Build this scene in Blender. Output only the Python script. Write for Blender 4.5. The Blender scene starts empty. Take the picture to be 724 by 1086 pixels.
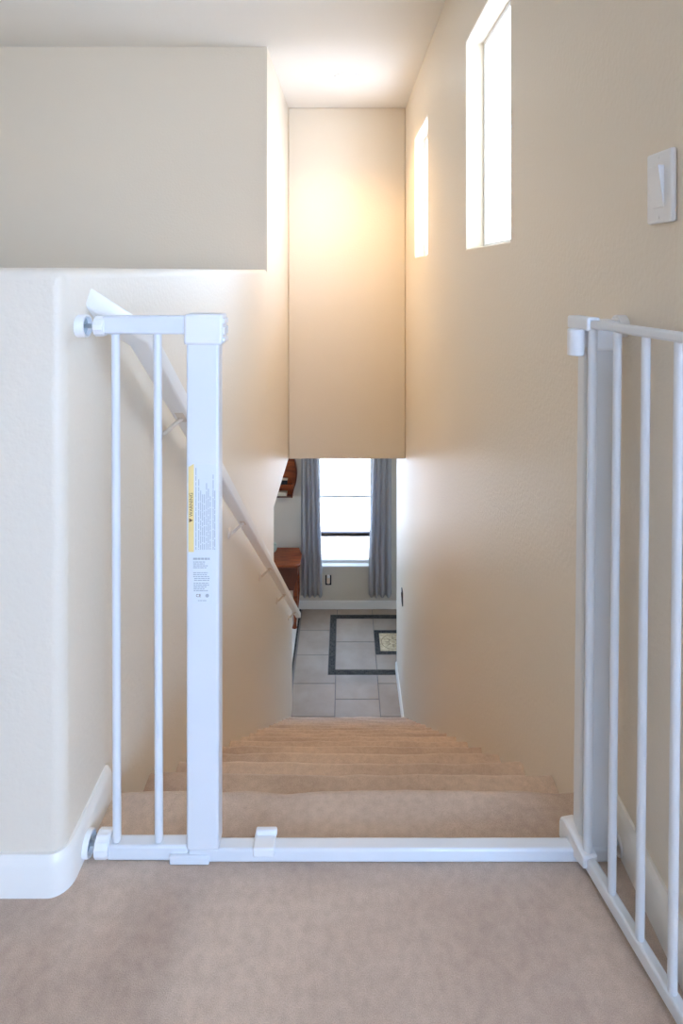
import bpy, bmesh, math, random
from mathutils import Vector, Matrix, noise

random.seed(4)
SC = bpy.context.scene
COL = SC.collection

# ------------------------------------------------------------------ metric frame of the place
S = 0.00168                 # metres per unit used in the survey notes
D = 610 * S                 # depth unit: camera to the gate
FLD = 629                   # camera height above the upper floor, in units
def X(u): return u * S
def Y(q): return q * D
def Z(d): return (FLD - d) * S
RIS, TRD, NOSE0 = 107.6, 0.24, 1.15
NST = 16
LOWD = FLD + RIS * NST
ZL = Z(LOWD)                # lower floor level
ZC = Z(-818)                # upper ceiling
ZLEDGE = Z(-3)              # half wall top
ZOP = Z(946)                # underside of header
XL, XR = X(-286), X(302)

# ------------------------------------------------------------------ materials
def mat(name, col, rough=0.6, metal=0.0, bump=None, var=None, spec=0.5, sheen=0.0):
    m = bpy.data.materials.new(name); m.use_nodes = True
    nt = m.node_tree; b = nt.nodes['Principled BSDF']
    b.inputs['Base Color'].default_value = (*col, 1)
    b.inputs['Roughness'].default_value = rough
    b.inputs['Metallic'].default_value = metal
    b.inputs['Specular IOR Level'].default_value = spec
    if sheen:
        b.inputs['Sheen Weight'].default_value = sheen
    tc = nt.nodes.new('ShaderNodeTexCoord')
    if var:                                    # (scale, second colour, detail)
        n = nt.nodes.new('ShaderNodeTexNoise'); n.inputs['Scale'].default_value = var[0]
        n.inputs['Detail'].default_value = var[2] if len(var) > 2 else 4
        nt.links.new(tc.outputs['Object'], n.inputs['Vector'])
        r = nt.nodes.new('ShaderNodeValToRGB')
        r.color_ramp.elements[0].position = 0.35; r.color_ramp.elements[1].position = 0.65
        r.color_ramp.elements[0].color = (*col, 1); r.color_ramp.elements[1].color = (*var[1], 1)
        nt.links.new(n.outputs['Fac'], r.inputs['Fac'])
        nt.links.new(r.outputs['Color'], b.inputs['Base Color'])
    if bump:                                   # (scale, strength, distance)
        n2 = nt.nodes.new('ShaderNodeTexNoise'); n2.inputs['Scale'].default_value = bump[0]
        n2.inputs['Detail'].default_value = 3
        nt.links.new(tc.outputs['Object'], n2.inputs['Vector'])
        bp = nt.nodes.new('ShaderNodeBump'); bp.inputs['Strength'].default_value = bump[1]
        bp.inputs['Distance'].default_value = bump[2]
        nt.links.new(n2.outputs['Fac'], bp.inputs['Height'])
        nt.links.new(bp.outputs['Normal'], b.inputs['Normal'])
    return m

def carpet_mat():
    m = bpy.data.materials.new('carpet'); m.use_nodes = True
    nt = m.node_tree; b = nt.nodes['Principled BSDF']; N = nt.nodes.new; L = nt.links.new
    tc = N('ShaderNodeTexCoord')
    big = N('ShaderNodeTexNoise'); big.inputs['Scale'].default_value = 2.3; big.inputs['Distortion'].default_value = 0.6; big.inputs['Detail'].default_value = 5
    mid = N('ShaderNodeTexNoise'); mid.inputs['Scale'].default_value = 60; mid.inputs['Detail'].default_value = 4
    fine = N('ShaderNodeTexNoise'); fine.inputs['Scale'].default_value = 650; fine.inputs['Detail'].default_value = 3
    for n in (big, mid, fine): L(tc.outputs['Object'], n.inputs['Vector'])
    r = N('ShaderNodeValToRGB'); e = r.color_ramp.elements
    e[0].position = 0.38; e[0].color = (0.47, 0.355, 0.28, 1)
    e[1].position = 0.58; e[1].color = (0.60, 0.47, 0.37, 1)
    L(big.outputs['Fac'], r.inputs['Fac'])
    r2 = N('ShaderNodeValToRGB'); e = r2.color_ramp.elements
    e[0].position = 0.3; e[0].color = (0.91, 0.90, 0.89, 1); e[1].position = 0.65; e[1].color = (1.06, 1.06, 1.06, 1)
    L(mid.outputs['Fac'], r2.inputs['Fac'])
    r3 = N('ShaderNodeValToRGB'); e = r3.color_ramp.elements
    e[0].position = 0.3; e[0].color = (0.86, 0.85, 0.84, 1); e[1].position = 0.7; e[1].color = (1.15, 1.15, 1.15, 1)
    L(fine.outputs['Fac'], r3.inputs['Fac'])
    def mul(a, c):
        x = N('ShaderNodeMix'); x.data_type = 'RGBA'; x.blend_type = 'MULTIPLY'; x.inputs['Factor'].default_value = 1
        L(a, x.inputs['A']); L(c, x.inputs['B']); return x.outputs['Result']
    L(mul(mul(r.outputs['Color'], r2.outputs['Color']), r3.outputs['Color']), b.inputs['Base Color'])
    b.inputs['Roughness'].default_value = 0.95; b.inputs['Specular IOR Level'].default_value = 0.1
    b.inputs['Sheen Weight'].default_value = 0.25
    bp = N('ShaderNodeBump'); bp.inputs['Strength'].default_value = 0.35; bp.inputs['Distance'].default_value = 0.004
    L(fine.outputs['Fac'], bp.inputs['Height']); L(bp.outputs['Normal'], b.inputs['Normal'])
    return m

def glass_mat():
    m = bpy.data.materials.new('window_glass'); m.use_nodes = True
    nt = m.node_tree; nt.nodes.clear(); N = nt.nodes.new; L = nt.links.new
    o = N('ShaderNodeOutputMaterial'); mx = N('ShaderNodeMixShader'); mx.inputs[0].default_value = 0.06
    t = N('ShaderNodeBsdfTransparent'); g = N('ShaderNodeBsdfGlossy'); g.inputs['Roughness'].default_value = 0.03
    L(t.outputs[0], mx.inputs[1]); L(g.outputs[0], mx.inputs[2]); L(mx.outputs[0], o.inputs[0])
    return m

def curtain_mat():
    m = mat('curtain_cloth', (0.52, 0.51, 0.52), 0.85, spec=0.2, bump=(420, 0.15, 0.001), sheen=0.2)
    nt = m.node_tree; b = nt.nodes['Principled BSDF']; o = nt.nodes['Material Output']
    t = nt.nodes.new('ShaderNodeBsdfTranslucent'); t.inputs['Color'].default_value = (0.34, 0.36, 0.40, 1)
    mx = nt.nodes.new('ShaderNodeMixShader'); mx.inputs[0].default_value = 0.3
    nt.links.new(b.outputs[0], mx.inputs[1]); nt.links.new(t.outputs[0], mx.inputs[2]); nt.links.new(mx.outputs[0], o.inputs[0])
    return m

def wood_mat():
    m = bpy.data.materials.new('red_mahogany'); m.use_nodes = True
    nt = m.node_tree; b = nt.nodes['Principled BSDF']; N = nt.nodes.new; L = nt.links.new
    tc = N('ShaderNodeTexCoord'); mp = N('ShaderNodeMapping'); mp.inputs['Scale'].default_value = (3, 26, 26)
    n = N('ShaderNodeTexNoise'); n.inputs['Scale'].default_value = 2.2; n.inputs['Detail'].default_value = 6
    L(tc.outputs['Object'], mp.inputs['Vector']); L(mp.outputs['Vector'], n.inputs['Vector'])
    r = N('ShaderNodeValToRGB'); e = r.color_ramp.elements
    e[0].position = 0.3; e[0].color = (0.13, 0.024, 0.006, 1); e[1].position = 0.7; e[1].color = (0.34, 0.078, 0.018, 1)
    L(n.outputs['Fac'], r.inputs['Fac']); L(r.outputs['Color'], b.inputs['Base Color'])
    b.inputs['Roughness'].default_value = 0.32
    return m

def mosaic_mat():
    m = bpy.data.materials.new('dark_mosaic'); m.use_nodes = True
    nt = m.node_tree; b = nt.nodes['Principled BSDF']; N = nt.nodes.new; L = nt.links.new
    tc = N('ShaderNodeTexCoord'); br = N('ShaderNodeTexBrick')
    br.offset = 0.0; br.inputs['Scale'].default_value = 55
    br.inputs['Brick Width'].default_value = 1; br.inputs['Row Height'].default_value = 1
    br.inputs['Mortar Size'].default_value = 0.07
    br.inputs['Color1'].default_value = (0.022, 0.021, 0.019, 1); br.inputs['Color2'].default_value = (0.065, 0.060, 0.052, 1)
    br.inputs['Mortar'].default_value = (0.07, 0.062, 0.054, 1)
    L(tc.outputs['Object'], br.inputs['Vector']); L(br.outputs['Color'], b.inputs['Base Color'])
    b.inputs['Roughness'].default_value = 0.75; b.inputs['Specular IOR Level'].default_value = 0.15
    return m

M = {}
PAINT = (0.76, 0.68, 0.56)
M['paint'] = mat('wall_paint', PAINT, 0.42, spec=0.4, bump=(85, 0.3, 0.004))
M['ceil'] = mat('ceiling_paint', (0.80, 0.775, 0.73), 0.8, spec=0.2, bump=(70, 0.2, 0.004))
M['lowpaint'] = mat('lower_room_paint', (0.70, 0.65, 0.555), 0.6, spec=0.3, bump=(85, 0.15, 0.003))
M['trim'] = mat('trim_paint', (0.84, 0.81, 0.75), 0.35)
M['carpet'] = carpet_mat()
M['gate'] = mat('gate_enamel', (0.74, 0.76, 0.78), 0.3)
M['plastic'] = mat('white_plastic', (0.82, 0.82, 0.82), 0.38)
M['steel'] = mat('zinc_steel', (0.55, 0.60, 0.64), 0.35, 0.9)
M['dull'] = mat('cup_lining', (0.42, 0.50, 0.55), 0.5, 0.3)
M['rail'] = mat('handrail_enamel', (0.86, 0.83, 0.78), 0.28)
M['bracket'] = mat('painted_bracket', (0.72, 0.63, 0.52), 0.4)
M['glass'] = glass_mat()
M['vinyl'] = mat('window_vinyl', (0.86, 0.86, 0.85), 0.4)
M['curtain'] = curtain_mat()
M['wood'] = wood_mat()
M['darkwood'] = mat('dark_mahogany', (0.11, 0.024, 0.008), 0.4)
M['mosaic'] = mosaic_mat()
M['tile'] = mat('stone_tile', (0.285, 0.215, 0.16), 0.55, spec=0.35, var=(5, (0.34, 0.268, 0.205), 6), bump=(30, 0.08, 0.003))
M['grout'] = mat('grout', (0.19, 0.16, 0.135), 0.9)
M['medal'] = mat('tan_medallion', (0.62, 0.50, 0.31), 0.5, var=(28, (0.42, 0.32, 0.18), 6), bump=(60, 0.3, 0.004))
M['medalline'] = mat('medallion_inlay', (0.22, 0.15, 0.08), 0.5)
M['palefloor'] = mat('pale_floor', (0.62, 0.58, 0.52), 0.5)
M['black'] = mat('black_plastic', (0.012, 0.012, 0.014), 0.35)
M['ivory'] = mat('ivory_plastic', (0.80, 0.66, 0.52), 0.4)
M['sticker'] = mat('sticker_paper', (0.73, 0.76, 0.77), 0.5)
M['yellow'] = mat('sticker_yellow', (0.86, 0.66, 0.28), 0.5)
M['ink'] = mat('sticker_ink', (0.40, 0.43, 0.45), 0.6)
M['brownink'] = mat('sticker_brown_ink', (0.16, 0.08, 0.03), 0.6)
M['stucco'] = mat('stucco', (0.62, 0.60, 0.57), 0.9, bump=(30, 0.4, 0.01), var=(6, (0.70, 0.68, 0.65)))
M['railshade'] = mat('backlit_rail', (0.05, 0.032, 0.028), 0.8)  # backlit darkness of the meeting rail put into its colour
M['concrete'] = mat('concrete', (0.72, 0.70, 0.66), 0.9, var=(2, (0.64, 0.62, 0.58)))
M['sage'] = mat('sage_ceramic', (0.58, 0.66, 0.56), 0.4)
M['cream'] = mat('cream_card', (0.62, 0.55, 0.42), 0.7)
def screen_mat():
    m = mat('insect_screen', (0.30, 0.31, 0.32), 0.8); nt = m.node_tree
    t = nt.nodes.new('ShaderNodeBsdfTransparent'); mx = nt.nodes.new('ShaderNodeMixShader'); mx.inputs[0].default_value = 0.45
    nt.links.new(t.outputs[0], mx.inputs[1]); nt.links.new(nt.nodes['Principled BSDF'].outputs[0], mx.inputs[2])
    nt.links.new(mx.outputs[0], nt.nodes['Material Output'].inputs[0]); return m
M['screen'] = screen_mat()
def emis(name, col, st):
    m = bpy.data.materials.new(name); m.use_nodes = True
    b = m.node_tree.nodes['Principled BSDF']
    b.inputs['Base Color'].default_value = (0.9, 0.9, 0.88, 1)
    b.inputs['Emission Color'].default_value = (*col, 1); b.inputs['Emission Strength'].default_value = st
    return m
M['lamp'] = emis('lamp_lens', (1.0, 0.86, 0.66), 12)

# ------------------------------------------------------------------ mesh helpers
def obj(name, bm, m, parent=None, smooth=True, bevel=0.0, seg=2, angle=35):
    bmesh.ops.recalc_face_normals(bm, faces=bm.faces)
    me = bpy.data.meshes.new(name); bm.to_mesh(me); bm.free()
    for mm in (m if isinstance(m, (list, tuple)) else [m]): me.materials.append(mm)
    o = bpy.data.objects.new(name, me); COL.objects.link(o)
    if smooth:
        for p in me.polygons: p.use_smooth = True
        me.set_sharp_from_angle(angle=math.radians(angle))
    if bevel:
        b = o.modifiers.new('soft_edges', 'BEVEL'); b.width = bevel; b.segments = seg
        b.limit_method = 'ANGLE'; b.angle_limit = math.radians(40); b.harden_normals = False
    if parent is not None:
        o.parent = parent
        if parent.type == 'EMPTY' or parent.location.length:
            o.matrix_parent_inverse = Matrix.Translation(-abs_loc(parent))
    return o
def abs_loc(p):
    v = Vector(p.location); q = p.parent
    return v
def structure(name, bm, m, **k):
    o = obj(name, bm, m, **k); o['kind'] = 'structure'; return o
def thing(name, label, cat, loc, group=None):
    o = bpy.data.objects.new(name, None); o.empty_display_size = 0.05
    COL.objects.link(o); o.location = loc; tag(o, label, cat, group); return o
def tag(o, label, cat, group=None):
    o['label'] = label; o['category'] = cat
    if group: o['group'] = group
    return o
def lab(o, s): o['label'] = s; return o

def box(bm, x0, x1, y0, y1, z0, z1, mi=0):
    v = [bm.verts.new(p) for p in ((x0,y0,z0),(x1,y0,z0),(x1,y1,z0),(x0,y1,z0),(x0,y0,z1),(x1,y0,z1),(x1,y1,z1),(x0,y1,z1))]
    for f in ((0,3,2,1),(4,5,6,7),(0,1,5,4),(1,2,6,5),(2,3,7,6),(3,0,4,7)):
        bm.faces.new([v[i] for i in f]).material_index = mi
    return v
def bx(*a, mi=0):
    bm = bmesh.new(); box(bm, *a, mi=mi); return bm
def prism(bm, pts, axis, a0, a1, mi=0):
    """pts: polygon in the two axes other than `axis`, extruded from a0 to a1."""
    def mk(p, a):
        if axis == 'x': return (a, p[0], p[1])
        if axis == 'y': return (p[0], a, p[1])
        return (p[0], p[1], a)
    A = [bm.verts.new(mk(p, a0)) for p in pts]; B = [bm.verts.new(mk(p, a1)) for p in pts]
    n = len(pts)
    bm.faces.new(A).material_index = mi; bm.faces.new(B[::-1]).material_index = mi
    for i in range(n):
        bm.faces.new((A[i], A[(i+1)%n], B[(i+1)%n], B[i])).material_index = mi
    return A, B
def tube(bm, p0, p1, r0, r1=None, n=16, mi=0):
    r1 = r0 if r1 is None else r1
    p0, p1 = Vector(p0), Vector(p1); d = (p1-p0).normalized()
    a = d.orthogonal().normalized(); b = d.cross(a)
    A = []; B = []
    for i in range(n):
        t = 2*math.pi*i/n; u = a*math.cos(t)+b*math.sin(t)
        A.append(bm.verts.new(p0+u*r0)); B.append(bm.verts.new(p1+u*r1))
    for i in range(n):
        bm.faces.new((A[i], A[(i+1)%n], B[(i+1)%n], B[i])).material_index = mi
    bm.faces.new(A[::-1]).material_index = mi; bm.faces.new(B).material_index = mi
def lathe(bm, origin, axis, prof, n=28, mi=None, ripple=None):
    """prof: list of (radius, distance along axis); closed at both ends."""
    o = Vector(origin); d = Vector(axis).normalized(); a = d.orthogonal().normalized(); b = d.cross(a)
    rings = []
    for k, (r, h) in enumerate(prof):
        ring = []
        for i in range(n):
            t = 2*math.pi*i/n
            rr = r*(1 + (ripple[1]*(1 if math.cos(ripple[0]*t) > 0 else 0) if ripple and k in ripple[2] else 0))
            ring.append(bm.verts.new(o + d*h + (a*math.cos(t)+b*math.sin(t))*rr))
        rings.append(ring)
    for k in range(len(rings)-1):
        for i in range(n):
            f = bm.faces.new((rings[k][i], rings[k][(i+1)%n], rings[k+1][(i+1)%n], rings[k+1][i]))
            if mi: f.material_index = mi[k]
    f = bm.faces.new(rings[0][::-1]); f.material_index = mi[0] if mi else 0
    f = bm.faces.new(rings[-1]); f.material_index = mi[-1] if mi else 0
def sweep(bm, path, prof, ups):
    """sweep a closed profile [(side, up)] along path with given (side, up) frames per point."""
    rings = []
    for p, (sd, up) in zip(path, ups):
        rings.append([bm.verts.new(Vector(p) + Vector(sd)*a + Vector(up)*b) for a, b in prof])
    n = len(prof)
    for k in range(len(rings)-1):
        for i in range(n):
            bm.faces.new((rings[k][i], rings[k][(i+1)%n], rings[k+1][(i+1)%n], rings[k+1][i]))
    bm.faces.new(rings[0][::-1]); bm.faces.new(rings[-1])
def rrect(w, h, r, n=4):
    pts = []
    for cx, cy, a0 in ((w/2-r, h/2-r, 0), (-w/2+r, h/2-r, 90), (-w/2+r, -h/2+r, 180), (w/2-r, -h/2+r, 270)):
        for i in range(n+1):
            a = math.radians(a0 + 90*i/n); pts.append((cx + r*math.cos(a), cy + r*math.sin(a)))
    return pts
def panel(us, vs, holes, mapf, t0, t1):
    """wall slab with rectangular holes: us/vs extents, holes [(u0,u1,v0,v1)], mapf(u,v,t)->xyz."""
    bm = bmesh.new()
    U = sorted(set([us[0], us[1]] + [h[0] for h in holes] + [h[1] for h in holes]))
    V = sorted(set([vs[0], vs[1]] + [h[2] for h in holes] + [h[3] for h in holes]))
    def solid(i, j):
        if i < 0 or j < 0 or i >= len(U)-1 or j >= len(V)-1: return False
        u = (U[i]+U[i+1])/2; v = (V[j]+V[j+1])/2
        return not any(h[0] < u < h[1] and h[2] < v < h[3] for h in holes)
    cache = {}
    def vt(i, j, t):
        k = (i, j, t)
        if k not in cache: cache[k] = bm.verts.new(mapf(U[i], V[j], t))
        return cache[k]
    for i in range(len(U)-1):
        for j in range(len(V)-1):
            if not solid(i, j): continue
            for t in (t0, t1):
                bm.faces.new([vt(i,j,t), vt(i+1,j,t), vt(i+1,j+1,t), vt(i,j+1,t)])
            for (di, dj, a, b) in ((-1,0,(i,j),(i,j+1)), (1,0,(i+1,j),(i+1,j+1)), (0,-1,(i,j),(i+1,j)), (0,1,(i,j+1),(i+1,j+1))):
                if not solid(i+di, j+dj):
                    bm.faces.new([vt(*a,t0), vt(*b,t0), vt(*b,t1), vt(*a,t1)])
    return bm
def bevel_edges(bm, test, off, seg=6):
    bm.edges.ensure_lookup_table()
    es = [e for e in bm.edges if test(e.verts[0].co, e.verts[1].co)]
    bmesh.ops.bevel(bm, geom=es, offset=off, segments=seg, affect='EDGES', profile=0.5)
near = lambda a, b: abs(a-b) < 1e-4

# ================================================================== THE SETTING
yf = Y(0.957)
XW, XE, YB = -3.1, 2.3, -2.7            # loft extents
# --- left stair wall: half wall, full-height stretch, opening towards the lower room, sloped knee wall
kn = lambda q: Z(454*q - 512)
wl = [(Y(3.446), ZL), (Y(5.08), ZL), (Y(5.08), kn(5.08)), (Y(3.76), kn(3.76)), (Y(3.76), ZOP), (Y(4.9), ZOP), (Y(4.9), ZC), (Y(3.446), ZC)]
bm = bmesh.new(); prism(bm, wl, 'x', XL - 0.13, XL)
bevel_edges(bm, lambda a, b: near(a.x, XL) and near(b.x, XL) and near(a.y, b.y) and abs(a.z-b.z) > 0.3 and not near(a.y, Y(4.9)) and not near(a.y, Y(3.446)), 0.012)
structure('wall_left', bm, M['paint'])
bm = bx(XL-0.13, XL, yf, Y(3.446), ZL, ZLEDGE)
def half_edges(a, b):
    if near(a.x, XL) and near(b.x, XL) and near(a.z, ZLEDGE) and near(b.z, ZLEDGE): return True
    if near(a.y, yf) and near(b.y, yf) and near(a.z, ZLEDGE) and near(b.z, ZLEDGE): return True
    return near(a.y, yf) and near(b.y, yf) and near(a.x, XL) and near(b.x, XL)
bevel_edges(bm, half_edges, 0.022)
structure('wall_left_half', bm, M['paint'])
bm = bx(XW, XL-0.13, yf, yf+0.13, -0.35, ZLEDGE)
bevel_edges(bm, lambda a, b: near(a.y, yf) and near(b.y, yf) and near(a.z, ZLEDGE) and near(b.z, ZLEDGE), 0.022)
structure('wall_front', bm, M['paint'])
structure('trim_1', bx(XW, XL-0.13, yf+0.13, Y(3.446), ZLEDGE-0.10, ZLEDGE), M['paint'], smooth=False)   # broad ledge behind the half wall
structure('wall_back', bx(XW, XL-0.13, Y(3.446), Y(3.446)+0.12, ZLEDGE-0.1, ZC), M['paint'], smooth=False)
structure('wall_west', bx(XW-0.12, XW, YB, Y(3.446)+0.12, -0.35, ZC), M['paint'], smooth=False)
bm = bx(XL, XR, Y(4.73), Y(4.73)+0.17, ZOP, ZC)
structure('wall_end', bm, M['paint'], smooth=False, bevel=0.012, seg=4)

# --- right wall with two high windows
WIN = [(Y(1.73), Y(2.37), Z(-54), Z(-572)), (Y(3.47), Y(4.11), Z(-58), Z(-572))]
bm = panel((Y(0.76), Y(5.55)), (ZL, ZC), WIN, lambda u, v, t: (XR + t, u, v), 0.0, 0.15)
structure('wall_right', bm, M['paint'], smooth=False, bevel=0.008, seg=3)
# --- loft behind the camera
structure('wall_corner', bx(XR+0.15, XE, Y(0.76), Y(0.76)+0.12, -0.35, ZC), M['paint'], smooth=False)
structure('wall_east', bx(XE, XE+0.12, YB, Y(0.76)+0.12, -0.35, ZC), M['paint'], smooth=False)
LWIN = [(0.5, 2.1, 0.6, 2.1)]
bm = panel((XW-0.12, XE+0.12), (-0.35, ZC), LWIN, lambda u, v, t: (u, YB - t, v), 0.0, 0.15)
structure('wall_rear', bm, M['paint'], smooth=False)
structure('ceiling', bx(XW-0.12, XE+0.12, YB-0.15, Y(4.9), ZC, ZC+0.15), M['ceil'], smooth=False)

# --- upper floor: carpet, with a rounded nosing at the head of the stairs
NR = 0.019
def nosing(ytip, ztop, zund):
    """profile points of a rounded carpet nosing, from the tread round to its underside"""
    r = NR; pts = []
    for i in range(9):
        a = math.radians(90 - 22.5*i); pts.append((ytip - r + r*math.cos(a), ztop - r + r*math.sin(a)))
    return pts
def stepped(name, prof, m, parent=None, x0=XL+0.001, x1=XR-0.001, nx=48, seed=0.0, amp=0.009):
    bm = bmesh.new(); rings = []
    for i in range(nx+1):
        x = x0 + (x1-x0)*i/nx; ring = []
        for (y, z, w) in prof:
            dy = (noise.noise(Vector((x*4.0, seed, 0.0)))*0.6 + noise.noise(Vector((x*13.0, seed, 5.0)))*0.5)*amp*w
            dz = (noise.noise(Vector((x*3.0, seed+7.3, 2.0)))*0.4 + noise.noise(Vector((x*12.0, seed+7.3, 9.0)))*0.4)*amp*0.8*w
            ring.append(bm.verts.new((x, y+dy, z+dz)))
        rings.append(ring)
    n = len(prof)
    for i in range(nx):
        for k in range(n):
            bm.faces.new((rings[i][k], rings[i][(k+1)%n], rings[i+1][(k+1)%n], rings[i+1][k]))
    bm.faces.new(rings[0][::-1]); bm.faces.new(rings[-1])
    return bm
def tread_profile(k):
    zt = Z(FLD + RIS*k); zb = zt - RIS*S; yt = Y(NOSE0 + TRD*k); yb = Y(NOSE0 + TRD*(k-1)) - 0.024
    pts = [(yb, zt, 0), (yt-0.09, zt-0.001, 0.5)]
    pts += [(y, z, 1) for y, z in nosing(yt, zt, zb)]
    pts += [(yt-0.024, zt-0.045, 0.6), (yt-0.024, zb, 0), (yt-0.024, zb-0.05, 0), (yb, zb-0.05, 0)]
    return pts
y0 = yf - 0.02
bm = stepped('floor', [(y0, 0, 0), (Y(1.08), 0, .3)] + [(y, z, 1) for y, z in nosing(Y(NOSE0), 0, 0)] +
             [(Y(NOSE0)-0.024, -0.045, .6), (Y(NOSE0)-0.024, Z(FLD+RIS), 0), (Y(NOSE0)-0.024, Z(FLD+RIS)-0.05, 0), (y0, Z(FLD+RIS)-0.05, 0)], None)
box(bm, XW, XE, YB, y0, -0.3, 0)
box(bm, XW, XL+0.0008, y0, yf+0.03, -0.3, 0)
box(bm, XR, XE, y0, Y(0.76), -0.3, 0) if Y(0.76) > y0 else None
structure('floor', bm, M['carpet'])

# --- baseboards
BH, BT = 0.066, 0.013
def base_prof(t=BT, h=BH): return [(0, -0.01), (t, -0.01), (t, h-0.016), (t-0.003, h-0.008), (t-0.008, h), (0, h)]
bm = bmesh.new()     # front of the half wall, round the bullnose corner, then along the stair wall to the nosing
rc = 0.022; path = []; frames = []
def add(p, nrm): path.append(p); frames.append((nrm, (0, 0, 1)))
add((XW, yf, 0), (0, -1, 0)); add((XL-rc, yf, 0), (0, -1, 0))
for i in range(1, 8):
    a = math.radians(-90 + 90*i/8); add((XL-rc+rc*math.cos(a), yf+rc+rc*math.sin(a), 0), (math.cos(a), math.sin(a), 0))
add((XL, yf+rc, 0), (1, 0, 0)); add((XL, Y(1.125), 0), (1, 0, 0))
sweep(bm, path, base_prof(), frames)
structure('baseboard_left', bm, M['trim'])
bm = bmesh.new(); prism(bm, [(XR - a, b) for a, b in base_prof(BT, 0.083)], 'y', Y(0.76), Y(1.125)); structure('baseboard_right', bm, M['trim'])

# --- stairs
st = thing('carpeted_staircase', 'straight beige carpeted stairs going down between two tan walls', 'stairs', ((XL+XR)/2, Y(1.2), ZL))
for k in range(1, NST):
    bm = stepped('step', tread_profile(k), None, seed=k*3.17, amp=0.010)
    if k == NST-1:
        pass
    obj('step', bm, M['carpet'], st)

# --- lower room
YW = Y(LOWD/(645.4-287))                # far wall
RXW, RXE, RYB = -3.2, 3.0, Y(2.2)
ZLC = -0.30
FX = X(-307)                            # edge between the stone tiles and the pale floor
bm = bmesh.new()
box(bm, FX, RXE, Y(4.4), YW, ZL-0.12, ZL-0.002, 1)                   # grout bed
box(bm, RXW, FX-0.018, RYB, YW, ZL-0.12, ZL, 5)                      # pale floor beside
box(bm, FX-0.018, FX, RYB, YW, ZL-0.12, ZL+0.002, 2)                 # dark transition strip
def qf(y): return LOWD/(y-287)
B0, B1 = Y(qf(715.5)), Y(qf(652))       # mosaic border, near and far edge
BX0, BX1 = X(-101), X(701); BW = X(42)
g = 0.0032; b0 = 0.0015
def tile(x0, x1, y0_, y1_):
    if x1-x0 < 0.012 or y1_-y0_ < 0.012: return
    z0, z1 = ZL-0.004, ZL
    b = 0.0015
    vs = [bm.verts.new(p) for p in ((x0+g,y0_+g,z0),(x1-g,y0_+g,z0),(x1-g,y1_-g,z0),(x0+g,y1_-g,z0),
          (x0+g+b,y0_+g+b,z1),(x1-g-b,y0_+g+b,z1),(x1-g-b,y1_-g-b,z1),(x0+g+b,y1_-g-b,z1))]
    for f in ((4,5,6,7),(0,1,5,4),(1,2,6,5),(2,3,7,6),(3,0,4,7)):
        bm.faces.new([vs[i] for i in f]).material_index = 0
TW = X(242); cx0 = X(-56)
rowL = Y(qf(694.7)); rowC = Y(qf(741.6)); TD = 0.398*D
MX0, MX1, MY0, MY1 = X(186), X(416), Y(qf(694)), Y(qf(668.2))
def clip(x0, x1, a, b):
    """tile piece minus the mosaic border and medallion rectangles"""
    rects = [(x0, x1, a, b)]
    for (hx0, hx1, hy0, hy1) in ((BX0, BX1, B0, B0+BW), (BX0, BX1, B1-BW, B1), (BX0, BX0+BW, B0, B1), (BX1-BW, BX1, B0, B1), (MX0, MX1, MY0, MY1)):
        out = []
        for (p, q, r, t) in rects:
            if q <= hx0 or p >= hx1 or t <= hy0 or r >= hy1: out.append((p, q, r, t)); continue
            if p < hx0: out.append((p, hx0, r, t))
            if q > hx1: out.append((hx1, q, r, t))
            p2, q2 = max(p, hx0), min(q, hx1)
            if r < hy0: out.append((p2, q2, r, hy0))
            if t > hy1: out.append((p2, q2, hy1, t))
        rects = out
    for rct in rects: tile(*rct)
    if len(rects) > 1:                        # an L-shaped tile: no joint between its two limbs
        for A_ in rects:
            for B_ in rects:
                if A_ is not B_ and abs(A_[1]-B_[0]) < 1e-6:
                    lo, hi = max(A_[2], B_[2]), min(A_[3], B_[3])
                    if hi-lo > 0.03: box(bm, A_[1]-2*g, A_[1]+2*g, lo+g+b0, hi-g-b0, ZL-0.004, ZL, 0)
for c in range(-1, 12):
    x0 = cx0 + c*TW; x1 = x0+TW
    if x0 > RXE: break
    x0c, x1c = max(x0, FX), min(x1, RXE)
    for r in range(-5, 6):
        base = rowC if (c % 2 == 0) else rowL
        a = base + r*TD; b = a+TD
        a, b = max(a, Y(4.4)), min(b, YW)
        if b-a < 0.02: continue
        inside = (x0 >= BX0-0.2 and x1 <= BX1+0.2)
        lo = (a, min(b, B0)); hi = (max(a, B1), b)
        if not inside: clip(x0c, x1c, a, b)
        else:
            if lo[1]-lo[0] > 0.02: clip(x0c, x1c, *lo)
            if hi[1]-hi[0] > 0.02: clip(x0c, x1c, *hi)
    if x0 >= BX0-0.2 and x1 <= BX1+0.2:      # field inside the border: two rows meeting at its middle
        mid = Y(qf(680.8))
        xa = BX0+BW if c == 0 else x0; xb = BX1-BW if c == 2 else x1
        clip(xa, xb, B0+BW, mid); clip(xa, xb, mid, B1-BW)
def slab(x0, x1, a, b, mi): box(bm, x0+0.002, x1-0.002, a+0.002, b-0.002, ZL-0.004, ZL-0.0005, mi)
slab(BX0, BX1, B0, B0+BW, 2); slab(BX0, BX1, B1-BW, B1, 2); slab(BX0, BX0+BW, B0+BW, B1-BW, 2); slab(BX1-BW, BX1, B0+BW, B1-BW, 2)
mb = X(32)
slab(MX0, MX1, MY0, MY0+mb, 2); slab(MX0, MX1, MY1-mb, MY1, 2); slab(MX0, MX0+mb, MY0+mb, MY1-mb, 2); slab(MX1-mb, MX1, MY0+mb, MY1-mb, 2)
slab(MX0+mb, MX1-mb, MY0+mb, MY1-mb, 3)
mc = ((MX0+MX1)/2, (MY0+MY1)/2)              # inlaid ring and rays of the medallion
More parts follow.
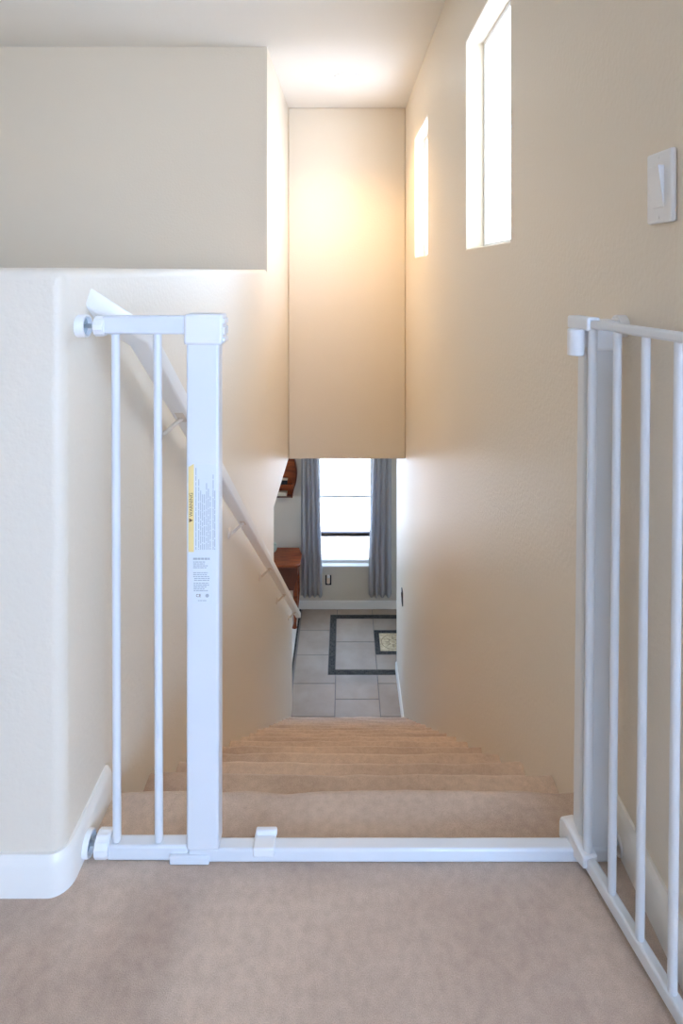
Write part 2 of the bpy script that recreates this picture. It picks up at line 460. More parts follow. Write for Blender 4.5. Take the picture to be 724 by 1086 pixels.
def ring(r0, r1, sq=1.0, n=48):
    A = []; Bv = []
    for i in range(n):
        t = 2*math.pi*i/n
        A.append(bm.verts.new((mc[0]+r0*math.cos(t), mc[1]+r0*math.sin(t)*sq, ZL+0.0002)))
        Bv.append(bm.verts.new((mc[0]+r1*math.cos(t), mc[1]+r1*math.sin(t)*sq, ZL+0.0002)))
    for i in range(n): bm.faces.new((A[i], A[(i+1)%n], Bv[(i+1)%n], Bv[i])).material_index = 4
ring(0.117, 0.124); ring(0.040, 0.045)
for i in range(8):
    t = 2*math.pi*i/8; c_, s_ = math.cos(t), math.sin(t)
    v = [bm.verts.new((mc[0]+r*c_ - w*s_, mc[1]+r*s_ + w*c_, ZL+0.0002)) for r, w in ((0.045, -0.006), (0.115, 0), (0.045, 0.006))]
    bm.faces.new(v).material_index = 4
structure('floor_lower', bm, [M['tile'], M['grout'], M['mosaic'], M['medal'], M['medalline'], M['palefloor']], smooth=False)

FW = [(X(-190), X(190), ZL+X(LOWD-2052)*1.0, ZL+2.05)]     # far window opening
FW = [(X(-195), X(195), Z(2052), Z(2052)+1.62)]
bm = panel((RXW, RXE), (ZL, ZLC), FW, lambda u, v, t: (u, YW + t, v), 0.0, 0.15)
structure('wall_far', bm, M['lowpaint'], smooth=False, bevel=0.008, seg=3)
structure('ceiling_lower', bx(RXW, RXE, Y(4.9), YW, ZLC, ZLC+0.1), M['ceil'], smooth=False)
structure('ceiling_lower_west', bx(RXW, XL-0.13, RYB, Y(4.9), ZLC, ZLC+0.1), M['ceil'], smooth=False)
LW = [(Y(5.2), Y(5.9), ZL+0.9, ZL+1.7)]  # unseen west opening, added to let daylight into the lower room
bm = panel((RYB, YW+0.15), (ZL, ZLC+0.1), LW, lambda u, v, t: (RXW - t, u, v), 0.0, 0.15)
structure('wall_lower_west', bm, M['lowpaint'], smooth=False)
structure('wall_lower_south', bx(RXW, XL-0.13, RYB-0.12, RYB, ZL, ZLC+0.1), M['lowpaint'], smooth=False)
bm = panel((Y(4.4), YW+0.15), (ZL, ZLC+0.1), [(Y(5.3), Y(5.8), ZL+0.9, ZL+1.6)], lambda u, v, t: (RXE + t, u, v), 0.0, 0.15)  # east opening out of view, put in as extra daylight for this room
structure('wall_lower_east', bm, M['lowpaint'], smooth=False)
structure('wall_lower_return', bx(XR+0.15, RXE, Y(4.4)-0.12, Y(4.4), ZL, ZLC+0.1), M['lowpaint'], smooth=False)
structure('ceiling_lower_east', bx(XR+0.15, RXE, Y(4.4)-0.12, Y(4.9), ZLC, ZLC+0.1), M['ceil'], smooth=False)
bm = bmesh.new(); prism(bm, [(YW - a, ZL + b) for a, b in base_prof(0.014, 0.095)], 'x', RXW, RXE); structure('baseboard_far', bm, M['trim'])
bm = bmesh.new(); prism(bm, [(XR - a, ZL + b) for a, b in base_prof(0.013, 0.085)], 'y', Y(NOSE0+TRD*(NST-1))+0.0, Y(5.55)); structure('baseboard_lower_right', bm, M['trim'])

# --- windows
def window_unit(name, x_in, face, u0, u1, v0, v1, fw, rails=(), axis='x', mid=None):
    """vinyl frame and one pane; axis 'x' = window in a wall of constant x, else of constant y. face: depth position of frame."""
    root = bpy.data.objects.new(name, None); COL.objects.link(root); root['kind'] = 'structure'
    def b3(bm, a0, a1, b0, b1, t0, t1):
        if axis == 'x': box(bm, t0, t1, a0, a1, b0, b1)
        else: box(bm, a0, a1, t0, t1, b0, b1)
    t0, t1 = face, face+0.05
    bm = bmesh.new()
    b3(bm, u0, u0+fw, v0, v1, t0, t1); b3(bm, u1-fw, u1, v0, v1, t0, t1)
    b3(bm, u0+fw, u1-fw, v0, v0+fw, t0, t1); b3(bm, u0+fw, u1-fw, v1-fw, v1, t0, t1)
    for r, h in rails: b3(bm, u0+fw, u1-fw, r-h/2, r+h/2, t0-0.006, t1)
    obj('window_frame', bm, M['vinyl'], root, smooth=False, bevel=0.003)
    bm = bmesh.new(); b3(bm, u0+fw, u1-fw, v0+fw, v1-fw, t0+0.022, t0+0.026)
    obj('pane', bm, M['glass'], root, smooth=False)
    return root
for i, (a, b, v0, v1) in enumerate(WIN):
    w = window_unit('window_%d' % (i+1), None, XR+0.076, a, b, v0, v1, 0.022)
wf = window_unit('window_3', None, YW+0.07, FW[0][0], FW[0][1], FW[0][2], FW[0][3], 0.034, rails=((Z(1577*1.007), 0.032),), axis='y')
bm = bmesh.new(); prism(bm, rrect(0.045, 0.016, 0.006), 'y', YW+0.045, YW+0.064)
for v in bm.verts: v.co.x += X(8); v.co.z += Z(1577*1.007)+0.016
obj('latch', bm, M['vinyl'], wf)
bm = bx(FW[0][0], FW[0][1], YW-0.012, YW+0.07, FW[0][2]-0.018, FW[0][2]+0.002)
structure('trim_2', bm, M['trim'], smooth=False, bevel=0.004)
for i, (a, b, v0, v1) in enumerate(LWIN):
    w = window_unit('window_%d' % (i+4), None, YB-0.12, a, b, v0, v1, 0.05, axis='y')

# --- outdoors
structure('ground', bx(-14, 16, YW+0.15, YW+20, ZL-0.25, ZL-0.12), M['concrete'], smooth=False)
zm = Z((566.4-287)*(YW+0.07)/D)
lab(obj('meeting_rail', bx(FW[0][0]+0.02, FW[0][1]-0.02, YW+0.052, YW+0.112, zm-0.022, zm+0.022), M['railshade'], wf, smooth=False, bevel=0.003), 'meeting rail painted dark as if backlit')
obj('insect_screen', bx(FW[0][0]+0.034, FW[0][1]-0.034, YW+0.108, YW+0.109, FW[0][2]+0.03, zm-0.022), M['screen'], wf, smooth=False)

# ================================================================== HANDRAIL
hr = thing('handrail', 'white painted wooden handrail sloping down the left stair wall', 'handrail', (X(-252), Y(3.0), Z(914)))
HX = -252; hq0, hq1 = 1.165, 5.06
hz = lambda q: 454*q - 448
Pw = Vector((XL, Y(1.085), Z(44))); Pc = Vector((X(HX), Y(hq0), Z(hz(hq0)))); Pe = Vector((X(HX), Y(hq1), Z(hz(hq1))))
d0 = (Pc-Pw).normalized(); d1 = (Pe-Pc).normalized()
side1 = Vector((1, 0, 0)); up1 = side1.cross(d1).normalized()
side0 = d0.cross(Vector((0, 0, 1))).normalized(); up0 = side0.cross(d0).normalized()
mt = (d0+d1).normalized()
def onto(p, v, d):   # slide profile point v along d onto the mitre plane through p
    return v - d*(v.dot(mt)/d.dot(mt))
prof = rrect(0.043, 0.042, 0.006, 4)
bm = bmesh.new()
r_w, r_c, r_e = [], [], []
for a, b in prof:
    v1 = side1*a + up1*b
    c = onto(Pc, v1, d1)
    r_c.append(bm.verts.new(Pc + c))
    w = Pc + c                              # run back along d0 to the wall plane
    tt = (XL - 0.0 - w.x)/d0.x
    r_w.append(bm.verts.new(w + d0*tt))
    r_e.append(bm.verts.new(Pe + v1))
n = len(prof)
for A, B in ((r_w, r_c), (r_c, r_e)):
    for i in range(n): bm.faces.new((A[i], A[(i+1)%n], B[(i+1)%n], B[i]))
bm.faces.new(r_w[::-1]); bm.faces.new(r_e)
obj('rail', bm, M['rail'], hr)
for q in (1.45, 2.32, 3.14, 3.92, 4.72):
    bm = bmesh.new()
    zr = Z(hz(q)+15); y = Y(q); xr = X(HX)
    zw = zr - 0.044
    lathe(bm, (XL, y, zw), (1, 0, 0), [(0.023, 0), (0.023, 0.003), (0.018, 0.007), (0.010, 0.011)], n=20)
    pts = [(XL+0.008, zw), (XL+0.016, zw+0.002), (xr-0.014, zr-0.016), (xr-0.002, zr-0.008), (xr, zr-0.003)]
    for (p, r), (p2, r2) in zip(zip(pts, (.0065,.0065,.006,.006,.006)), zip(pts[1:], (.0065,.006,.006,.006,.006))):
        tube(bm, (p[0], y, p[1]), (p2[0], y, p2[1]), r, r2, n=10)
    # saddle plate lying against the underside of the rail
    c = Vector((xr, y, zr)) ; dv = d1; uv = up1
    v = []
    for a_, b_, c_ in ((-.011,-.03,-.004),(.011,-.03,-.004),(.011,.03,-.004),(-.011,.03,-.004),(-.011,-.03,.001),(.011,-.03,.001),(.011,.03,.001),(-.011,.03,.001)):
        v.append(bm.verts.new(c + Vector((a_,0,0)) + dv*b_ + uv*(c_+0.003)))
    for f in ((0,3,2,1),(4,5,6,7),(0,1,5,4),(1,2,6,5),(2,3,7,6),(3,0,4,7)): bm.faces.new([v[i] for i in f])
    obj('bracket', bm, M['bracket'], hr)

# ================================================================== SAFETY GATE
gate = thing('safety_gate', 'white metal stair gate standing open at the head of the stairs', 'gate', (X(-100), Y(1.0), 0))
gx = lambda x: X(x-366)
gz = lambda y: Z(y-287)
YG = Y(1.0)
def rod(name, x0, y0, z0, x1, y1, z1, r, m, parent, n=14):
    bm = bmesh.new(); tube(bm, (x0,y0,z0), (x1,y1,z1), r, n=n); return obj(name, bm, m, parent)
# bottom rail, left stub and threshold bar
obj('base_rail', bx(gx(112), gx(199), YG+0.002, YG+0.026, 0.002, gz(899)), M['gate'], gate, bevel=0.004)
obj('threshold_bar', bx(gx(199.5), gx(652), YG, YG+0.024, 0.001, gz(901)), M['gate'], gate, bevel=0.004)
obj('foot_clip', bx(gx(180), gx(222), YG-0.004, YG+0.004, 0.001, gz(906)), M['gate'], gate, bevel=0.002)
bm = bmesh.new()
box(bm, gx(268), gx(291), YG-0.0035, YG+0.030, gz(908), gz(898.5)); box(bm, gx(269), gx(292), YG+0.022, YG+0.032, gz(901), gz(894))
obj('latch_catch', bm, M['plastic'], gate, bevel=0.003)
# left extension panel
obj('top_rail', bx(gx(107), gx(199), YG+0.002, YG+0.024, gz(355), gz(335)), M['gate'], gate, bevel=0.004)
for x, xb in ((119.5, 121), (164.5, 166)):
    rod('bar', gx(x), YG+0.013, gz(352), gx(xb), YG+0.013, gz(898), 0.0074, M['gate'], gate)
# latch post
obj('latch_post', bx(gx(197.5), gx(232), YG-0.001, YG+0.032, gz(902), gz(362)), M['gate'], gate, bevel=0.004)
bm = bmesh.new(); box(bm, gx(195), gx(236), YG-0.004, YG+0.038, gz(366), gz(333))
c_ = obj('latch_cap', bm, M['plastic'], gate, bevel=0.005, seg=3)
bm = bmesh.new()
for a, b in ((338, 343.5), (347, 355), (358.5, 363)):
    box(bm, gx(235.5), gx(238.3), YG+0.0, YG+0.032, gz(b), gz(a))
obj('catch_teeth', bm, M['plastic'], c_, bevel=0.0015)
# right hinge post (leans a hair to the right at its head)
LEAN = 0.0105
def lean(bm, x_of_z=None):
    for v in bm.verts: v.co.x += LEAN*(v.co.z)
    return bm
obj('hinge_post', lean(bx(gx(615), gx(651), YG+0.004, YG+0.036, 0.004, gz(345))), M['gate'], gate, bevel=0.004)
bm = bx(gx(611), gx(652), YG, YG+0.042, gz(372), gz(340)); lean(bm)
obj('post_cap', bm, M['plastic'], gate, bevel=0.005, seg=3)
bm = bmesh.new(); tube(bm, (gx(605.5), YG+0.004, gz(377)), (gx(605.5), YG+0.004, gz(349)), X(8.7), n=20)
lean(bm); box(bm, gx(610), gx(625), YG-0.002, YG+0.012, gz(368), gz(352))
obj('hinge_sleeve', bm, M['plastic'], gate, bevel=0.0015)
# pressure mounts: cup on the wall, threaded rod, knurled nut
def mount(y_img, side, xnut, wn, shrink=1.0, yy=YG+0.016, rn=11.0, off=0.0):
    z = gz(y_img); sg = 1 if side == 'L' else -1
    xw = XL+off if side == 'L' else XR-off
    rc_ = X(12.3)*shrink
    bm = bmesh.new()
    lathe(bm, (xw, yy, z), (sg, 0, 0), [(rc_, 0.0), (rc_, 0.014), (rc_*0.97, 0.0165), (rc_*0.84, 0.0165), (rc_*0.80, 0.009), (rc_*0.3, 0.008)], n=32, mi=[0,0,0,0,1,1])
    cup = obj('wall_cup', bm, [M['plastic'], M['dull']], gate)
    rod('threaded_rod', xw+sg*0.008, yy, z, xnut, yy, z, 0.0042, M['steel'], cup, n=12)
    bm = bmesh.new()
    r = X(rn)
    lathe(bm, (xnut - sg*0.0, yy, z), (sg, 0, 0), [(r*0.80, -wn*0.5), (r*0.97, -wn*0.4), (r*0.97, wn*0.35), (r*0.86, wn*0.5)], n=48, ripple=(12, 0.05, (1, 2)))
    obj('adjusting_nut', bm, M['plastic'], cup)
mount(346.5, 'L', gx(104), 0.020, yy=YG+0.013, rn=11)
mount(903.5, 'L', gx(106.5), 0.026, shrink=1.02, yy=YG+0.016, rn=12.5, off=0.006)
mount(347, 'R', gx(663)+0.0, 0.018, yy=YG+0.020)
mount(905, 'R', gx(651.5), 0.009, shrink=1.0, yy=YG+0.020, rn=11.5)
# swung-open door
HQ = 0.985; ux = X(252.6); uy = Y(HQ)
dvec = Vector((0.1955, -1.0, 0)).normalized(); nvec = Vector((-dvec.y, dvec.x, 0)).normalized()
def dp(t, n_, z): # t metres along the door from its hinge stile
    p = Vector((ux, uy, 0)) + dvec*t + nvec*n_; return Vector((p.x + LEAN*z, p.y, z))
def dbox(bm, t0, t1, n0, n1, z0, z1):
    v = [bm.verts.new(dp(*p)) for p in ((t0,n0,z0),(t1,n0,z0),(t1,n1,z0),(t0,n1,z0),(t0,n0,z1),(t1,n0,z1),(t1,n1,z1),(t0,n1,z1))]
    for f in ((0,3,2,1),(4,5,6,7),(0,1,5,4),(1,2,6,5),(2,3,7,6),(3,0,4,7)): bm.faces.new([v[i] for i in f])
ZT0, ZT1 = Z(60.5), Z(51.5); ZB0, ZB1 = Z(621), Z(607)
LEN = 0.61
bm = bmesh.new(); tube(bm, dp(0, 0, ZB1-0.003), dp(0, 0, ZT0+0.003), 0.0078, n=16)
door = obj('door', bm, M['gate'], gate)
bm = bmesh.new(); dbox(bm, -0.004, LEN, -0.008, 0.008, ZT0, ZT1); obj('top_rail', bm, M['gate'], door, bevel=0.004, seg=3)
bm = bmesh.new(); dbox(bm, -0.004, LEN, -0.0085, 0.0085, ZB0, ZB1); obj('bottom_rail', bm, M['gate'], door, bevel=0.004, seg=3)
STP = 0.0662
for k in range(1, 10):
    t = k*STP
    if t > LEN-0.005: break
    bm = bmesh.new(); tube(bm, dp(t, 0, ZB1-0.003), dp(t, 0, ZT0+0.003), 0.0066, n=14)
    obj('bar', bm, M['gate'], door)
# plastic hinge end of the top rail and pointed hinge foot of the bottom rail
bm = bmesh.new(); dbox(bm, -0.060, 0.004, -0.013, 0.013, Z(63), Z(49)); obj('hinge_block', bm, M['plastic'], door, bevel=0.004, seg=3)
bm = bmesh.new()
pr = [(0.012, Z(617)), (0.012, Z(605)), (-0.020, Z(602)), (-0.050, Z(600)), (-0.062, Z(603)), (-0.066, Z(610)), (-0.066, Z(627)), (-0.03, Z(624))]
A = [bm.verts.new(dp(t, -0.015, z)) for t, z in pr]; B = [bm.verts.new(dp(t, 0.012, z)) for t, z in pr]
bm.faces.new(A); bm.faces.new(B[::-1])
for i in range(len(pr)): bm.faces.new((A[i], A[(i+1)%len(pr)], B[(i+1)%len(pr)], B[i]))
obj('hinge_foot', bm, M['plastic'], door, bevel=0.003)
# latch end of the door, with its grip
bm = bmesh.new(); dbox(bm, LEN-0.09, LEN+0.02, -0.016, 0.016, Z(72), Z(46)); obj('latch_handle', bm, M['plastic'], door, bevel=0.007, seg=3)
# stickers on the latch post
YS = YG - 0.0014
wlb = obj('warning_label', bx(gx(200.5), gx(229.5), YS, YG+0.0006, gz(585), gz(492)), M['sticker'], gate, smooth=False)
lab(wlb, 'pale warning sticker with yellow edge strip')
pts = [(gx(200), gz(585)), (gx(205.8), gz(585)), (gx(205.8), gz(491.5)), (gx(200), gz(495))]
bm = bmesh.new(); prism(bm, pts, 'y', YS-0.0003, YS+0.0001); lab(obj('warning_strip', bm, M['yellow'], wlb, smooth=False), 'yellow strip')
bm = bmesh.new()      # dark alert triangle, pointing along the text
prism(bm, [(gx(200.9), gz(553.5)), (gx(200.9), gz(549.3)), (gx(205.0), gz(551.4))], 'y', YS-0.0007, YS-0.0003)
for v in bm.verts:
    pass
obj('alert_triangle', bm, M['brownink'], wlb, smooth=False)
def lettering(body, loc, size, rot, m, parent, name='lettering'):
    cu = bpy.data.curves.new(name, 'FONT'); cu.body = body; cu.size = size; cu.align_x = 'LEFT'; cu.align_y = 'CENTER'
    cu.extrude = 0.0001; cu.materials.append(m)
    tmp = bpy.data.objects.new('tmp', cu); COL.objects.link(tmp); bpy.context.view_layer.update()
    me = bpy.data.meshes.new_from_object(tmp.evaluated_get(bpy.context.evaluated_depsgraph_get()))
    bpy.data.objects.remove(tmp)
    o = bpy.data.objects.new(name, me); COL.objects.link(o)
    o.parent = parent; o.rotation_euler = rot
    o.location = loc
    return o
# reading upwards along the strip
lettering('WARNING', (gx(203.0), YS-0.0005, gz(547.5)), 0.0088, (math.radians(90), math.radians(-90), 0), M['brownink'], wlb)
bm = bmesh.new()      # fine print set in upright columns, too small to read
rnd = random.Random(9)
for x, top in ((207.6, 496), (210.6, 508), (212.6, 520), (214.6, 524), (216.6, 524), (218.8, 512), (220.8, 518), (222.8, 526), (225.8, 503), (227.6, 520)):
    y = top
    while y < 582:
        ln = rnd.uniform(4, 12); y2 = min(y+ln, 582.5)
        box(bm, gx(x), gx(x+0.75), YS-0.0002, YS+0.0001, gz(y2), gz(y)); y = y2 + rnd.uniform(0.6, 1.4)
obj('fine_print', bm, M['ink'], wlb, smooth=False)
rl = obj('rating_label', bx(gx(204), gx(225), YS, YG+0.0006, gz(640), gz(589)), M['sticker'], gate, smooth=False)
bm = bmesh.new()
for y, x0, x1, h in ((592.2,205,222.5,2.2),(595.6,205,218,.9),(597.6,205,217,.9),(599.6,205,220.5,.9),(601.6,205,219,.9),(607,205,220.5,.9),(609,205,219.5,.9),
                     (611,205,222,.9),(613,206,222.5,.9),(615,206,222,.9),(618,205.5,221.5,.9),(620,205.5,221.8,.9),(622,205.5,219,.9),(624,205.5,217,.9),(626,205.5,221,.9),(636.5,210,219,.7)):
    x = x0
    while x < x1:
        x2 = min(x + rnd.uniform(1.6, 4.5), x1); box(bm, gx(x), gx(x2), YS-0.0002, YS+0.0001, gz(y+h/2), gz(y-h/2)); x = x2+0.5
obj('fine_print', bm, M['ink'], rl, smooth=False)
lettering('CE', (gx(208), YS-0.0003, gz(631.2)), 0.0075, (math.radians(90), 0, 0), M['brownink'], rl)
bm = bmesh.new(); lathe(bm, (gx(219.8), YS+0.0001, gz(631.2)), (0, -1, 0), [(0.0032, 0), (0.0032, 0.0004)], n=20); obj('round_mark', bm, M['ink'], rl)

# ================================================================== SWITCHES, OUTLET, CEILING LIGHT
sw = thing('light_switch', 'white rocker light switch on the right wall above the gate', 'switch', (XR, Y(0.893), Z(-79)))
yc, zc = Y(0.893), Z(-79)
bm = bmesh.new(); prism(bm, [(yc+a, zc+b) for a, b in rrect(0.074, 0.114, 0.004)], 'x', XR-0.009, XR)
obj('cover_plate', bm, M['plastic'], sw, bevel=0.006, seg=3)
bm = bmesh.new()       # tilted paddle
h2, w2 = 0.033, 0.0165
prism(bm, [(XR-0.0055, zc-h2), (XR-0.0105, zc-h2), (XR-0.019, zc+h2), (XR-0.0055, zc+h2)], 'y', yc-w2, yc+w2)
obj('rocker', bm, M['plastic'], sw, bevel=0.001)
for dz in (-0.048, 0.048):
    bm = bmesh.new(); lathe(bm, (XR-0.008, yc, zc+dz), (-1, 0, 0), [(0.003, 0), (0.003, 0.0012), (0.002, 0.0018)], n=14)
    obj('screw', bm, M['plastic'], sw)

s2 = thing('light_switch', 'small black light switch low on the right wall beside the far curtain', 'switch', (XR, Y(4.96), Z(1712)))
yc, zc = Y(4.97), Z((633-287)*4.97)
bm = bmesh.new(); prism(bm, [(yc+a, zc+b) for a, b in rrect(0.085, 0.125, 0.006)], 'x', XR-0.008, XR); obj('cover_plate', bm, M['black'], s2, bevel=0.002)
bm = bmesh.new(); prism(bm, [(XR-0.007, zc-h2), (XR-0.009, zc-h2), (XR-0.014, zc+h2), (XR-0.007, zc+h2)], 'y', yc-w2, yc+w2); obj('rocker', bm, M['black'], s2)

qo = YW/D
ox, oz = gx(348.1)*qo, Z((615-287)*qo)
ot = thing('wall_outlet', 'black wall outlet under the far window', 'outlet', (ox, YW, oz))
bm = bmesh.new(); prism(bm, [(ox+a, oz+b) for a, b in rrect(0.070, 0.114, 0.005)], 'y', YW-0.007, YW); obj('cover_plate', bm, M['black'], ot, bevel=0.002)
bm = bmesh.new()
for dz in (-0.02, 0.02): prism(bm, [(ox+a, oz+dz+b) for a, b in rrect(0.034, 0.028, 0.01)], 'y', YW-0.009, YW-0.0065)
obj('sockets', bm, M['black'], ot)
nl = thing('plug_in_night_light', 'small ivory night light plugged into the black outlet', 'night light', (ox, YW-0.02, oz+0.012))
bm = bmesh.new(); prism(bm, [(ox+a, oz+0.008+b) for a, b in rrect(0.038, 0.075, 0.012)], 'y', YW-0.036, YW-0.009); obj('body', bm, M['ivory'], nl, bevel=0.005)
bm = bmesh.new(); lathe(bm, (ox, YW-0.023, oz+0.040), (0, 0, 1), [(0.017, 0), (0.020, 0.010), (0.018, 0.022), (0.010, 0.029)], n=20)
lab(obj('lamp_shade', bm, M['plastic'], nl), 'white shade')

LX, LY = X(6), Y(3.97)
cl = thing('recessed_ceiling_light', 'lit round recessed light in the ceiling above the stairs', 'ceiling light', (LX, LY, ZC))
bm = bmesh.new(); lathe(bm, (LX, LY, ZC+0.001), (0, 0, -1), [(0.092, 0), (0.092, 0.004), (0.086, 0.009), (0.070, 0.010), (0.066, 0.003)], n=48)
obj('trim_ring', bm, M['plastic'], cl)
bm = bmesh.new(); lathe(bm, (LX, LY, ZC-0.003), (0, 0, -1), [(0.066, 0), (0.066, 0.004), (0.045, 0.008), (0.02, 0.010)], n=40)
obj('lens', bm, M['lamp'], cl)

# ================================================================== LOWER ROOM FURNISHINGS
def curtain(name, xc, half, qd, ztop, zbot, nf, label, ph):
    t = thing(name, label, 'curtain', (xc, Y(qd), zbot), 'grey curtains at the far window')
    bm = bmesh.new(); nx, nz = 90, 26; rows = []
    for j in range(nz+1):
        v = j/nz; z = ztop + (zbot-ztop)*v; row = []
        spread = (0.80 + 0.20*min(1, v*1.25))
        for i in range(nx+1):
            u = i/nx*2-1
            a = 0.020 + 0.008*v
            w = math.sin(ph + (u+1)*math.pi*nf + 0.5*math.sin(u*3+ph))
            wob = 0.006*noise.noise(Vector((u*3, v*2.5, ph)))
            edge = ph_sign * half * (1-spread)
            row.append(bm.verts.new((xc + u*half*spread - edge + wob, Y(qd) + a*w*(0.75+0.25*noise.noise(Vector((u*4, ph, v)))) + wob, z + 0.008*w*v)))
        rows.append(row)
    for j in range(nz):
        for i in range(nx): bm.faces.new((rows[j][i], rows[j][i+1], rows[j+1][i+1], rows[j+1][i]))
    c = obj('cloth', bm, M['curtain'], t, angle=80)
    so = c.modifiers.new('cloth_thickness', 'SOLIDIFY'); so.thickness = 0.003
    return t
QC = 6.47
ztop = Z(2357) + 2.30; zbot = Z((632.3-287)*QC)
ph_sign = 1
ca, cb = (319.0-366)*QC, (341.3-366)*QC
curtain('curtain', X((ca+cb)/2), X((cb-ca)/2), QC, ztop, zbot, 4, 'grey pleated curtain hanging left of the far window beside the wooden console', 0.4)
ph_sign = -1
ca, cb = (390.8-366)*QC, (414.9-366)*QC
curtain('curtain', X((ca+cb)/2), X((cb-ca)/2), QC, ztop, zbot, 4, 'grey pleated curtain hanging right of the far window near the right wall', 1.9)
ph_sign = 1
t = thing('curtain_rod', 'dark curtain rod above the far window, curtains hang from it', 'curtain rod', (0, Y(QC), ztop-0.01))
rod('pole', X(-330), Y(QC), ztop+0.012, X(330), Y(QC), ztop+0.012, 0.011, M['black'], t)
for x in (-300, 300): rod('bracket', X(x), Y(QC), ztop+0.012, X(x), YW, ztop+0.012, 0.006, M['black'], t)
for x in (-338, 338):
    bm = bmesh.new(); bmesh.ops.create_uvsphere(bm, u_segments=16, v_segments=10, radius=0.022)
    for v in bm.verts: v.co += Vector((X(x), Y(QC), ztop+0.012))
    obj('finial', bm, M['black'], t)

# console table against the far wall
qb, qfr = YW/D, LOWD/(667-287)
cons_x1 = (317.6-366)*qfr; 
cz = Z((602.0-287)*(qfr-0.09))
con = thing('wooden_console', 'dark red wooden console with curved apron against the far wall left of the curtain', 'console table', (X(cons_x1-230), Y(qfr+0.2), ZL))
c0, c1 = X(cons_x1-440), X(cons_x1-3)
fy, by = Y(qfr)-0.05, YW-0.016
bm = bmesh.new()
ch = 0.05
prism(bm, [(c0-0.01, by), (c0-0.01, fy+ch), (c0+ch, fy), (c1-ch*0.4, fy), (c1+0.012, fy+ch*0.8), (c1+0.012, by-0.16), (c1-0.03, by)], 'z', cz-0.028, cz)
obj('table_top', bm, M['wood'], con, bevel=0.006, seg=3)
bm = bmesh.new()      # case front with a curve sweeping in towards the legs
fr = []
zt = cz-0.028
for i in range(13):
    t_ = i/12; fr.append((c1-0.012 - 0.045*math.sin(t_*math.pi/2)**2, zt - 0.10 - 0.17*t_))
poly = [(c0+0.02, zt), (c1-0.016, zt), (c1-0.018, zt-0.08)] + fr + [(c0+0.07, zt-0.27), (c0+0.04, zt-0.14)]
prism(bm, poly, 'y', fy+0.045, by-0.01)
obj('case', bm, M['darkwood'], con, bevel=0.003)
bm = bx(c0+0.09, c1-0.10, fy+0.038, fy+0.046, zt-0.12, zt-0.03); dr = obj('drawer', bm, M['darkwood'], con, bevel=0.003)
bm = bmesh.new()
lathe(bm, ((c0+c1)/2, fy+0.039, zt-0.075), (0, -1, 0), [(0.006, 0), (0.007, 0.012), (0.014, 0.018), (0.010, 0.026)], n=18); obj('knob', bm, M['steel'], dr)
for sx in (1, -1):
    for yy in (fy+0.075, by-0.05):
        bm = bmesh.new(); xx = c1-0.052 if sx > 0 else c0+0.075
        hgt = zt-0.10-ZL
        prf = [(0.028, 0), (0.022, 0.02), (0.016, 0.05), (0.020, 0.14), (0.026, 0.26), (0.027, hgt)]
        rings = []
        for r, h in prf:                      # a slightly bowed turned leg
            bow = 0.012*math.sin(math.pi*min(1, h/hgt))*sx
            rings.append([bm.verts.new((xx+bow+r*math.cos(a*math.pi/8), yy+r*math.sin(a*math.pi/8), ZL+h)) for a in range(16)])
        for k in range(len(rings)-1):
            for i in range(16): bm.faces.new((rings[k][i], rings[k][(i+1)%16], rings[k+1][(i+1)%16], rings[k+1][i]))
        bm.faces.new(rings[0][::-1]); bm.faces.new(rings[-1])
        obj('leg', bm, M['wood'], con)
# small pale pot at the back of the console
px = X((289.2-366)*(qb-0.12))
pot = bmesh.new(); lathe(pot, (px, YW-0.11, cz), (0, 0, 1), [(0.030, 0), (0.044, 0.02), (0.046, 0.05), (0.036, 0.078), (0.040, 0.085), (0.034, 0.082), (0.030, 0.06)], n=28)
po = obj('small_pot', pot, M['sage']); tag(po, 'small pale green pot on the console beside the stair wall edge', 'pot')

# wooden wall shelf with a wavy right side, high on the far wall
ws = thing('wall_shelf', 'dark red wooden wall shelf with wavy side, high left of the curtain', 'wall shelf', (X(-390), YW, Z(1500)))
qs = YW/D - 0.10
wx = lambda x: X((x-366)*qs); wz = lambda y: Z((y-287)*qs)
edge = [(309.8, 474), (310.2, 480), (311.4, 486), (313.0, 492), (314.2, 498), (314.6, 503), (314.2, 509), (313.2, 515), (311.4, 520), (310.2, 525), (309.8, 529.2)]
R = [(wx(x), wz(y)) for x, y in edge]
cxs = wx(285.5)
Lm = [(2*cxs - x, z) for x, z in R]
bm = bmesh.new(); prism(bm, R + Lm[::-1], 'y', YW-0.016, YW-0.001); obj('back_panel', bm, M['wood'], ws, bevel=0.002)
def band(P, inset):
    bm = bmesh.new(); Q = [(x - inset, z) for x, z in P]
    prism(bm, P + Q[::-1], 'y', YW-0.075, YW-0.016); return bm
obj('side', band(R, 0.013), M['darkwood'], ws); obj('side', band(Lm, -0.013), M['darkwood'], ws)
for yy in (528.0, 515.5):
    w_ = np_w = wx(309.3)
    bm = bx(2*cxs - w_, w_, YW-0.072, YW-0.016, wz(yy)-0.010, wz(yy)+0.004); obj('shelf', bm, M['darkwood'] if yy == 528 else M['wood'], ws)
zs = wz(515.5)+0.004
bk = thing('black_box', 'small black box on the upper shelf of the wall shelf', 'box', (wx(300), YW-0.06, zs))
obj('body', bx(wx(293), wx(304.2), YW-0.070, YW-0.02, zs, zs+0.05), M['black'], bk, bevel=0.003)
lab(obj('lid', bx(wx(292.7), wx(304.5), YW-0.072, YW-0.019, zs+0.05, zs+0.062), M['cream'], bk, bevel=0.002), 'cream lid')
zs = wz(528)+0.004
bk = thing('cream_box', 'small cream box on the bottom shelf of the wall shelf', 'box', (wx(298), YW-0.06, zs))
